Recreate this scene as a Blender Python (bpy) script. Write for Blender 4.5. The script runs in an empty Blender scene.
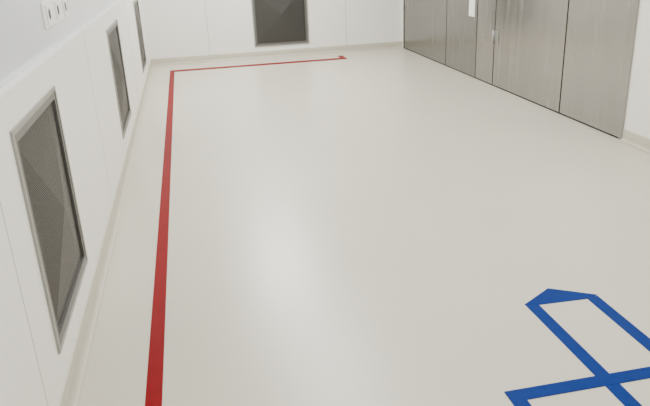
import bpy, bmesh, math
from mathutils import Vector, Matrix

COL = bpy.context.collection
H = 1.6
XL, XR, YB, YF, ZC = -0.605, 3.43, 10.60, -3.0, 3.0

# ---------------------------------------------------------------- materials
def mat(name, color, rough=0.5, metal=0.0, noise=0.0, nscale=3.0, bump=0.0, bscale=60.0, stretch=(1,1,1), spec=0.5, rvar=0.0):
    m = bpy.data.materials.new(name); m.use_nodes = True
    nt = m.node_tree; N = nt.nodes; L = nt.links
    b = N['Principled BSDF']
    b.inputs['Base Color'].default_value = (*color, 1)
    b.inputs['Roughness'].default_value = rough
    b.inputs['Metallic'].default_value = metal
    b.inputs['Specular IOR Level'].default_value = spec
    tc = N.new('ShaderNodeTexCoord'); mp = N.new('ShaderNodeMapping')
    mp.inputs['Scale'].default_value = stretch
    L.new(tc.outputs['Object'], mp.inputs['Vector'])
    if noise or rvar:
        n = N.new('ShaderNodeTexNoise'); n.inputs['Scale'].default_value = nscale; n.inputs['Detail'].default_value = 5
        L.new(mp.outputs[0], n.inputs['Vector'])
    if noise:
        r = N.new('ShaderNodeValToRGB')
        r.color_ramp.elements[0].position = .3; r.color_ramp.elements[1].position = .7
        r.color_ramp.elements[0].color = (*[c*(1-noise) for c in color], 1)
        r.color_ramp.elements[1].color = (*[min(1, c*(1+noise)) for c in color], 1)
        L.new(n.outputs[0], r.inputs[0]); L.new(r.outputs[0], b.inputs['Base Color'])
    if rvar:
        mr = N.new('ShaderNodeMapRange'); mr.inputs[3].default_value = rough-rvar; mr.inputs[4].default_value = rough+rvar
        L.new(n.outputs[0], mr.inputs[0]); L.new(mr.outputs[0], b.inputs['Roughness'])
    if bump:
        n2 = N.new('ShaderNodeTexNoise'); n2.inputs['Scale'].default_value = bscale; n2.inputs['Detail'].default_value = 3
        L.new(mp.outputs[0], n2.inputs['Vector'])
        bp = N.new('ShaderNodeBump'); bp.inputs['Strength'].default_value = bump; bp.inputs['Distance'].default_value = .003
        L.new(n2.outputs[0], bp.inputs['Height']); L.new(bp.outputs[0], b.inputs['Normal'])
    return m

M_floor = mat('floor_vinyl', (.585,.56,.478), .29, noise=.025, nscale=1.2, bump=.04, bscale=25, rvar=.03)
M_wall = mat('wall_panel', (.86,.85,.81), .40, noise=.012, nscale=.8)
M_wall_r = mat('wall_paint', (.84,.82,.76), .6, noise=.02, nscale=2)
M_upper = mat('upper_panel', (.66,.69,.745), .22, noise=.02, nscale=1)
M_cove = mat('cove_vinyl', (.50,.475,.39), .42, noise=.03, nscale=3)
M_white = mat('white_plastic', (.88,.88,.87), .3, noise=.01)
M_ceil = mat('ceiling_tile', (.8,.8,.78), .8, noise=.02)
M_seam = mat('seam_sealant', (.42,.41,.38), .6, noise=.03)
M_red = mat('red_tape', (.205,.0003,.004), .5, noise=.06, nscale=14, spec=.12)
M_blue = mat('blue_tape', (.0002,.024,.175), .5, noise=.05, nscale=14, spec=.12)
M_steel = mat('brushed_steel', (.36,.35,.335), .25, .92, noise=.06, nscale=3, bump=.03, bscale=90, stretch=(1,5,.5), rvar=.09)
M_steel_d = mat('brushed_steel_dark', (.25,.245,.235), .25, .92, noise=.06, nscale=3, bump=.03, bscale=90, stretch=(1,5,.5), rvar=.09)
M_alu = mat('anodised_aluminium', (.36,.36,.35), .4, .8, noise=.04, nscale=8)
M_frame = mat('vent_frame_metal', (.16,.16,.155), .42, .7, noise=.04, nscale=8)
M_dark = mat('dark_gap', (.02,.02,.02), .8, noise=.05)
M_duct = mat('duct_interior', (.03,.03,.03), .7, noise=.05)
M_sock = mat('socket_hole', (.06,.06,.07), .6, noise=.05)

def mesh_grille():
    m = bpy.data.materials.new('perforated_grille'); m.use_nodes = True
    nt = m.node_tree; N = nt.nodes; L = nt.links
    b = N['Principled BSDF']
    b.inputs['Base Color'].default_value = (.085,.085,.081,1)
    b.inputs['Metallic'].default_value = .5; b.inputs['Roughness'].default_value = .42
    b.inputs['Specular IOR Level'].default_value = .3
    uv = N.new('ShaderNodeUVMap'); uv.uv_map = 'UVMap'
    mp = N.new('ShaderNodeMapping'); mp.inputs['Scale'].default_value = (110,110,110); mp.inputs['Rotation'].default_value=(0,0,math.radians(45))
    L.new(uv.outputs[0], mp.inputs[0])
    fr = N.new('ShaderNodeVectorMath'); fr.operation='FRACTION'; L.new(mp.outputs[0], fr.inputs[0])
    sb = N.new('ShaderNodeVectorMath'); sb.operation='SUBTRACT'; sb.inputs[1].default_value=(.5,.5,0); L.new(fr.outputs[0], sb.inputs[0])
    ln = N.new('ShaderNodeVectorMath'); ln.operation='LENGTH'; L.new(sb.outputs[0], ln.inputs[0])
    gt = N.new('ShaderNodeMath'); gt.operation='GREATER_THAN'; gt.inputs[1].default_value=.30; L.new(ln.outputs['Value'], gt.inputs[0])
    L.new(gt.outputs[0], b.inputs['Alpha'])
    return m
M_grille = mesh_grille()

def emis(name, col, s):
    m = bpy.data.materials.new(name); m.use_nodes=True
    b = m.node_tree.nodes['Principled BSDF']
    b.inputs['Emission Color'].default_value=(*col,1); b.inputs['Emission Strength'].default_value=s
    return m
M_lamp = emis('lamp_diffuser', (1,.98,.93), 3.0)

# ---------------------------------------------------------------- helpers
def obj_from(name, verts, faces, m, parent=None, uvs=None):
    me = bpy.data.meshes.new(name); me.from_pydata(verts, [], faces); me.update()
    if uvs:
        l = me.uv_layers.new(name='UVMap')
        for poly in me.polygons:
            for li in poly.loop_indices:
                l.data[li].uv = uvs[me.loops[li].vertex_index]
    o = bpy.data.objects.new(name, me); COL.objects.link(o)
    me.materials.append(m)
    if parent: o.parent = parent
    return o

def box(name, lo, hi, m, parent=None, bevel=0.0):
    lo = Vector(lo); hi = Vector(hi)
    bm = bmesh.new(); bmesh.ops.create_cube(bm, size=1)
    for v in bm.verts:
        v.co = Vector(((lo[i]+hi[i])/2 + v.co[i]*(hi[i]-lo[i]) for i in range(3)))
    if bevel:
        bmesh.ops.bevel(bm, geom=bm.edges[:], offset=bevel, segments=2, affect='EDGES', profile=.5)
    me = bpy.data.meshes.new(name); bm.to_mesh(me); bm.free()
    o = bpy.data.objects.new(name, me); COL.objects.link(o); me.materials.append(m)
    if parent: o.parent = parent
    return o

def empty(name):
    e = bpy.data.objects.new(name, None); COL.objects.link(e); e.empty_display_size=.2
    return e

def wall(name, us, vs, holes, fn, m):
    """grid of quads in (u,v) minus holes -> planar wall with true openings"""
    us = sorted(set(us + [h[0] for h in holes] + [h[1] for h in holes]))
    vs = sorted(set(vs + [h[2] for h in holes] + [h[3] for h in holes]))
    V=[]; F=[]
    for u in us:
        for v in vs: V.append(fn(u,v))
    n=len(vs)
    for i in range(len(us)-1):
        for j in range(len(vs)-1):
            cu=(us[i]+us[i+1])/2; cv=(vs[j]+vs[j+1])/2
            if any(h[0]<cu<h[1] and h[2]<cv<h[3] for h in holes): continue
            F.append((i*n+j,(i+1)*n+j,(i+1)*n+j+1,i*n+j+1))
    return obj_from(name,V,F,m)

def cove(name, p0, p1, inward, h=.10, w=.035, m=None):
    """coved skirting running p0->p1 on the wall base, inward = horizontal unit dir into room"""
    p0=Vector(p0); p1=Vector(p1); inn=Vector(inward)
    prof=[(w,0.0015)]
    for k in range(1,9):
        a=k/8*math.pi/2
        prof.append((w-(w-.006)*math.sin(a), .0015+ w*(1-math.cos(a))))
    prof += [(.006,h-.004),(.004,h),(0,h)]
    V=[];F=[]
    for p in (p0,p1):
        for a,b in prof: V.append(p+inn*a+Vector((0,0,b)))
    n=len(prof)
    for i in range(n-1): F.append((i,i+1,n+i+1,n+i))
    o=obj_from(name,V,F,m or M_cove)
    for p in o.data.polygons: p.use_smooth=True
    return o

# ---------------------------------------------------------------- shell
obj_from('floor',[(XL-.05,YF,0),(XR+.1,YF,0),(XR+.1,YB,0),(XL-.05,YB,0)],[(0,1,2,3)],M_floor)
obj_from('ceiling',[(XL-.05,YF,ZC),(XR+.1,YF,ZC),(XR+.1,YB,ZC),(XL-.05,YB,ZC)],[(3,2,1,0)],M_ceil)
LED = 1.20
lv = [(2.26,3.06,.235,1.075),(5.36,6.24,.235,1.075),(8.55,9.40,.235,1.075)]
wall('wall_left',[YF,YB],[0,LED],lv,lambda u,v:(XL,u,v),M_wall)
XU=XL-.03
obj_from('wall_left_upper',[(XU,YF,LED),(XU,YB,LED),(XU,YB,ZC),(XU,YF,ZC)],[(0,1,2,3)],M_upper)
box('trim_1',(XU,YF,LED-.012),(XL+.004,YB,LED+.004),M_white,bevel=.0015)
bv=(1.009,1.875,.173,1.08)
wall('wall_back',[XL-.05,XR+.1],[0,ZC],[bv],lambda u,v:(u,YB,v),M_wall)
wall('wall_front',[XL-.05,XR+.1],[0,ZC],[],lambda u,v:(u,YF,v),M_wall)
D0, D1, DZ = 4.70, 10.52, 2.15
wall('wall_right',[YF,D0],[0,ZC],[],lambda u,v:(XR,u,v),M_wall_r)
wall('wall_right_end',[D1,YB],[0,ZC],[],lambda u,v:(XR,u,v),M_wall_r)
wall('wall_right_over_doors',[D0,D1],[DZ+.04,ZC],[],lambda u,v:(XR,u,v),M_wall_r)
cove('baseboard_left',(XL,YF,0),(XL,YB,0),(1,0,0))
cove('baseboard_back',(XL,YB,0),(XR,YB,0),(0,-1,0))
cove('baseboard_right',(XR,YF,0),(XR,D0,0),(-1,0,0))
cove('baseboard_front',(XL,YF,0),(XR,YF,0),(0,1,0))
# panel joints
k=2
for y in (2.0,4.2,7.35):
    box('trim_%d'%k,(XL-.002,y-.002,.1),(XL+.0008,y+.002,LED-.012),M_seam); k+=1
for x in (.3,2.49):
    box('trim_%d'%k,(x-.003,YB-.001,.1),(x+.003,YB+.002,ZC),M_seam); k+=1

# ---------------------------------------------------------------- vents
def vent(u0,u1,v0,v1,fn):
    """fn(u,v,d): d = distance out of the wall into the room"""
    e=empty('wall_vent_grille')
    def ring(name,o0,o1,o2,o3,w,d0,d1,m):
        V=[];F=[]
        outer=[(o0,o2),(o1,o2),(o1,o3),(o0,o3)]
        inner=[(o0+w,o2+w),(o1-w,o2+w),(o1-w,o3-w),(o0+w,o3-w)]
        for d in (d0,d1):
            for q in (outer,inner):
                for a in q: V.append(fn(a[0],a[1],d))
        for i in range(4):
            j=(i+1)%4
            F+= [(8+i,8+j,12+j,12+i),(i,j,8+j,8+i),(4+j,4+i,12+i,12+j)]
        o=obj_from(name,V,F,m,e)
        bm=bmesh.new(); bm.from_mesh(o.data); bmesh.ops.recalc_face_normals(bm,faces=bm.faces[:]); bm.to_mesh(o.data); bm.free()
        return o
    ring('outer_frame',u0-.006,u1+.006,v0-.006,v1+.006,.018,-.01,.009,M_alu)
    ring('inner_frame',u0+.012,u1-.012,v0+.012,v1-.012,.030,-.03,.006,M_frame)
    # shallow pyramid of perforated sheet
    a0,a1,b0,b1=u0+.04,u1-.04,v0+.04,v1-.04
    cu,cv=(a0+a1)/2,(b0+b1)/2
    pts=[(a0,b0,-.008),(a1,b0,-.008),(a1,b1,-.008),(a0,b1,-.008),(cu,cv,.036)]
    obj_from('perforated_sheet',[fn(*q) for q in pts],[(0,1,4),(1,2,4),(2,3,4),(3,0,4)],M_grille,e,uvs=[(q[0],q[1]) for q in pts])
    # duct box behind
    V=[fn(a,b,d) for d in (-.01,-.18) for a,b in ((u0,v0),(u1,v0),(u1,v1),(u0,v1))]
    obj_from('duct_box',V,[(4,5,6,7),(0,1,5,4),(1,2,6,5),(2,3,7,6),(3,0,4,7)],M_duct,e)
for (a,b,c,d) in lv: vent(a,b,c,d,lambda u,v,q:(XL+q,u,v))
vent(*bv,lambda u,v,q:(u,YB-q,v))

# ---------------------------------------------------------------- doors
XD=3.425
def door(name,y0,y1,m,extras=None):
    e=empty(name)
    box('leaf',(XD,y0+.006,.012),(XD+.045,y1-.006,DZ-.01),m,e,bevel=.003)
    box('base_shadow_strip',(XD+.008,y0+.006,.001),(XD+.04,y1-.006,.012),M_dark,e)  # near-black strip paints the shadow line under the leaf
    return e
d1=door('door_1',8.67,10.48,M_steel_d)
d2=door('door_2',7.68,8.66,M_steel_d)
d3=door('door_3',7.19,7.67,M_steel)
d4=door('door_4',5.70,7.18,M_steel)
d5=door('door_5',4.74,5.69,M_steel)
fr=empty('door_frame')
box('post_near',(XD-.01,D0,0),(XD+.05,D0+.04,DZ),M_steel,fr,bevel=.002)
box('post_far',(XD-.01,D1-.04,0),(XD+.05,D1,DZ),M_steel,fr,bevel=.002)
box('head',(XD-.01,D0,DZ-.005),(XD+.05,D1,DZ+.04),M_steel,fr,bevel=.002)
box('backing',(XD+.05,D0,0),(XD+.08,D1,DZ),M_dark,fr)
box('threshold',(XD+.0,D0,-.001),(XD+.05,D1,.002),M_dark,fr)
box('push_plate',(XD-.006,7.75,.73),(XD+.001,7.92,1.12),M_white,d2,bevel=.002)
def cyl(name,p0,p1,r,m,parent):
    p0=Vector(p0);p1=Vector(p1)
    bm=bmesh.new(); bmesh.ops.create_cone(bm,cap_ends=True,segments=20,radius1=r,radius2=r,depth=(p1-p0).length)
    q=(p1-p0).to_track_quat('Z','Y').to_matrix().to_4x4(); bm.transform(Matrix.Translation((p0+p1)/2)@q)
    me=bpy.data.meshes.new(name);bm.to_mesh(me);bm.free()
    for p in me.polygons:p.use_smooth=len(p.vertices)==4
    o=bpy.data.objects.new(name,me);COL.objects.link(o);me.materials.append(m);o.parent=parent
    return o
cyl('lever_spindle',(XD-.05,7.83,1.0),(XD,7.83,1.0),.012,M_alu,d2)
cyl('lever_grip',(XD-.05,7.83,1.0),(XD-.05,7.97,1.0),.010,M_alu,d2)
for z in (.56,1.75):
    box('hinge_leaf',(XD-.004,7.08,z-.07),(XD+.001,7.26,z+.07),M_alu,d4,bevel=.001)
    cyl('hinge_knuckle',(XD-.010,7.185,z-.07),(XD-.010,7.185,z+.07),.013,M_alu,d4)

# ---------------------------------------------------------------- floor tape
def tape(name,polys,m,z=.0025):
    V=[];F=[]
    for k_,p in enumerate(polys):
        n=len(V); zz=z+k_*.0003
        top=[(x,y,zz) for x,y in p]; bot=[(x,y,.0002) for x,y in p]
        c=len(p); V+=top+bot
        F.append(tuple(range(n,n+c)))
        for i in range(c): j=(i+1)%c; F.append((n+i,n+c+i,n+c+j,n+j))
    o=obj_from(name,V,F,m)
    bm=bmesh.new(); bm.from_mesh(o.data); bmesh.ops.recalc_face_normals(bm,faces=bm.faces[:]); bm.to_mesh(o.data); bm.free()
    return o
def R(x0,x1,y0,y1): return [(x0,y0),(x1,y0),(x1,y1),(x0,y1)]
tape('red_floor_tape',[R(-.318,-.254,.6,9.95),R(-.318,2.32,9.84,9.99),R(2.24,2.32,9.87,10.20)],M_red)
tape('blue_floor_tape',[R(1.402,1.462,.9,2.48),R(1.705,1.765,.9,2.455),[(1.402,2.475),(1.462,2.455),(1.71,2.445),(1.77,2.465),(1.58,2.585)],
  R(1.02,2.35,1.84,1.903),R(1.02,1.08,.9,1.90)],M_blue)

# ---------------------------------------------------------------- sockets on upper wall
ws=empty('wall_socket')
box('back_plate',(XU,3.28,1.30),(XU+.008,3.95,1.42),M_white,ws,bevel=.003)
for i in range(3):
    yc=3.38+i*.235
    box('socket_face_%d'%(i+1),(XU+.008,yc-.045,1.315),(XU+.014,yc+.045,1.405),M_white,ws,bevel=.003)
    cyl('socket_well_%d'%(i+1),(XU+.0135,yc,1.36),(XU+.0150,yc,1.36),.024,M_sock,ws)

# ---------------------------------------------------------------- ceiling lights
for i,(x,y) in enumerate([(1.0,8.9),(1.2,6.2),(1.2,3.6),(1.2,1.0),(1.2,-1.6)]):
    e=empty('ceiling_light')
    box('housing',(x-.44,y-1.2,ZC-.02),(x+.44,y+1.2,ZC-.001),M_white,e,bevel=.003)
    box('diffuser',(x-.40,y-1.16,ZC-.026),(x+.40,y+1.16,ZC-.019),M_lamp,e)
    ld=bpy.data.lights.new('panel_lamp','AREA'); ld.shape='RECTANGLE'; ld.size=.8; ld.size_y=2.3
    ld.energy=[132,62,60,36,18][i]; ld.color=(1,.98,.935)
    lo=bpy.data.objects.new('panel_lamp',ld); COL.objects.link(lo); lo.location=(x,y,ZC-.03); lo.parent=e
w=bpy.data.worlds.new('world'); bpy.context.scene.world=w; w.use_nodes=True
w.node_tree.nodes['Background'].inputs[0].default_value=(.8,.85,.9,1); w.node_tree.nodes['Background'].inputs[1].default_value=.3

# ---------------------------------------------------------------- camera
f=660.0
Y=Vector((-146,250,-660)).normalized()
Z=Vector((-75,1700,660)); Z=(Z-Y*Z.dot(Y)).normalized()
X=Y.cross(Z)
cd=bpy.data.cameras.new('camera'); cd.sensor_width=36; cd.lens=f/650*36; cd.clip_start=.05
cam=bpy.data.objects.new('camera',cd); COL.objects.link(cam)
cam.matrix_world=Matrix.Translation((0,0,H))@Matrix((X,Y,Z)).to_4x4()
bpy.context.scene.camera=cam
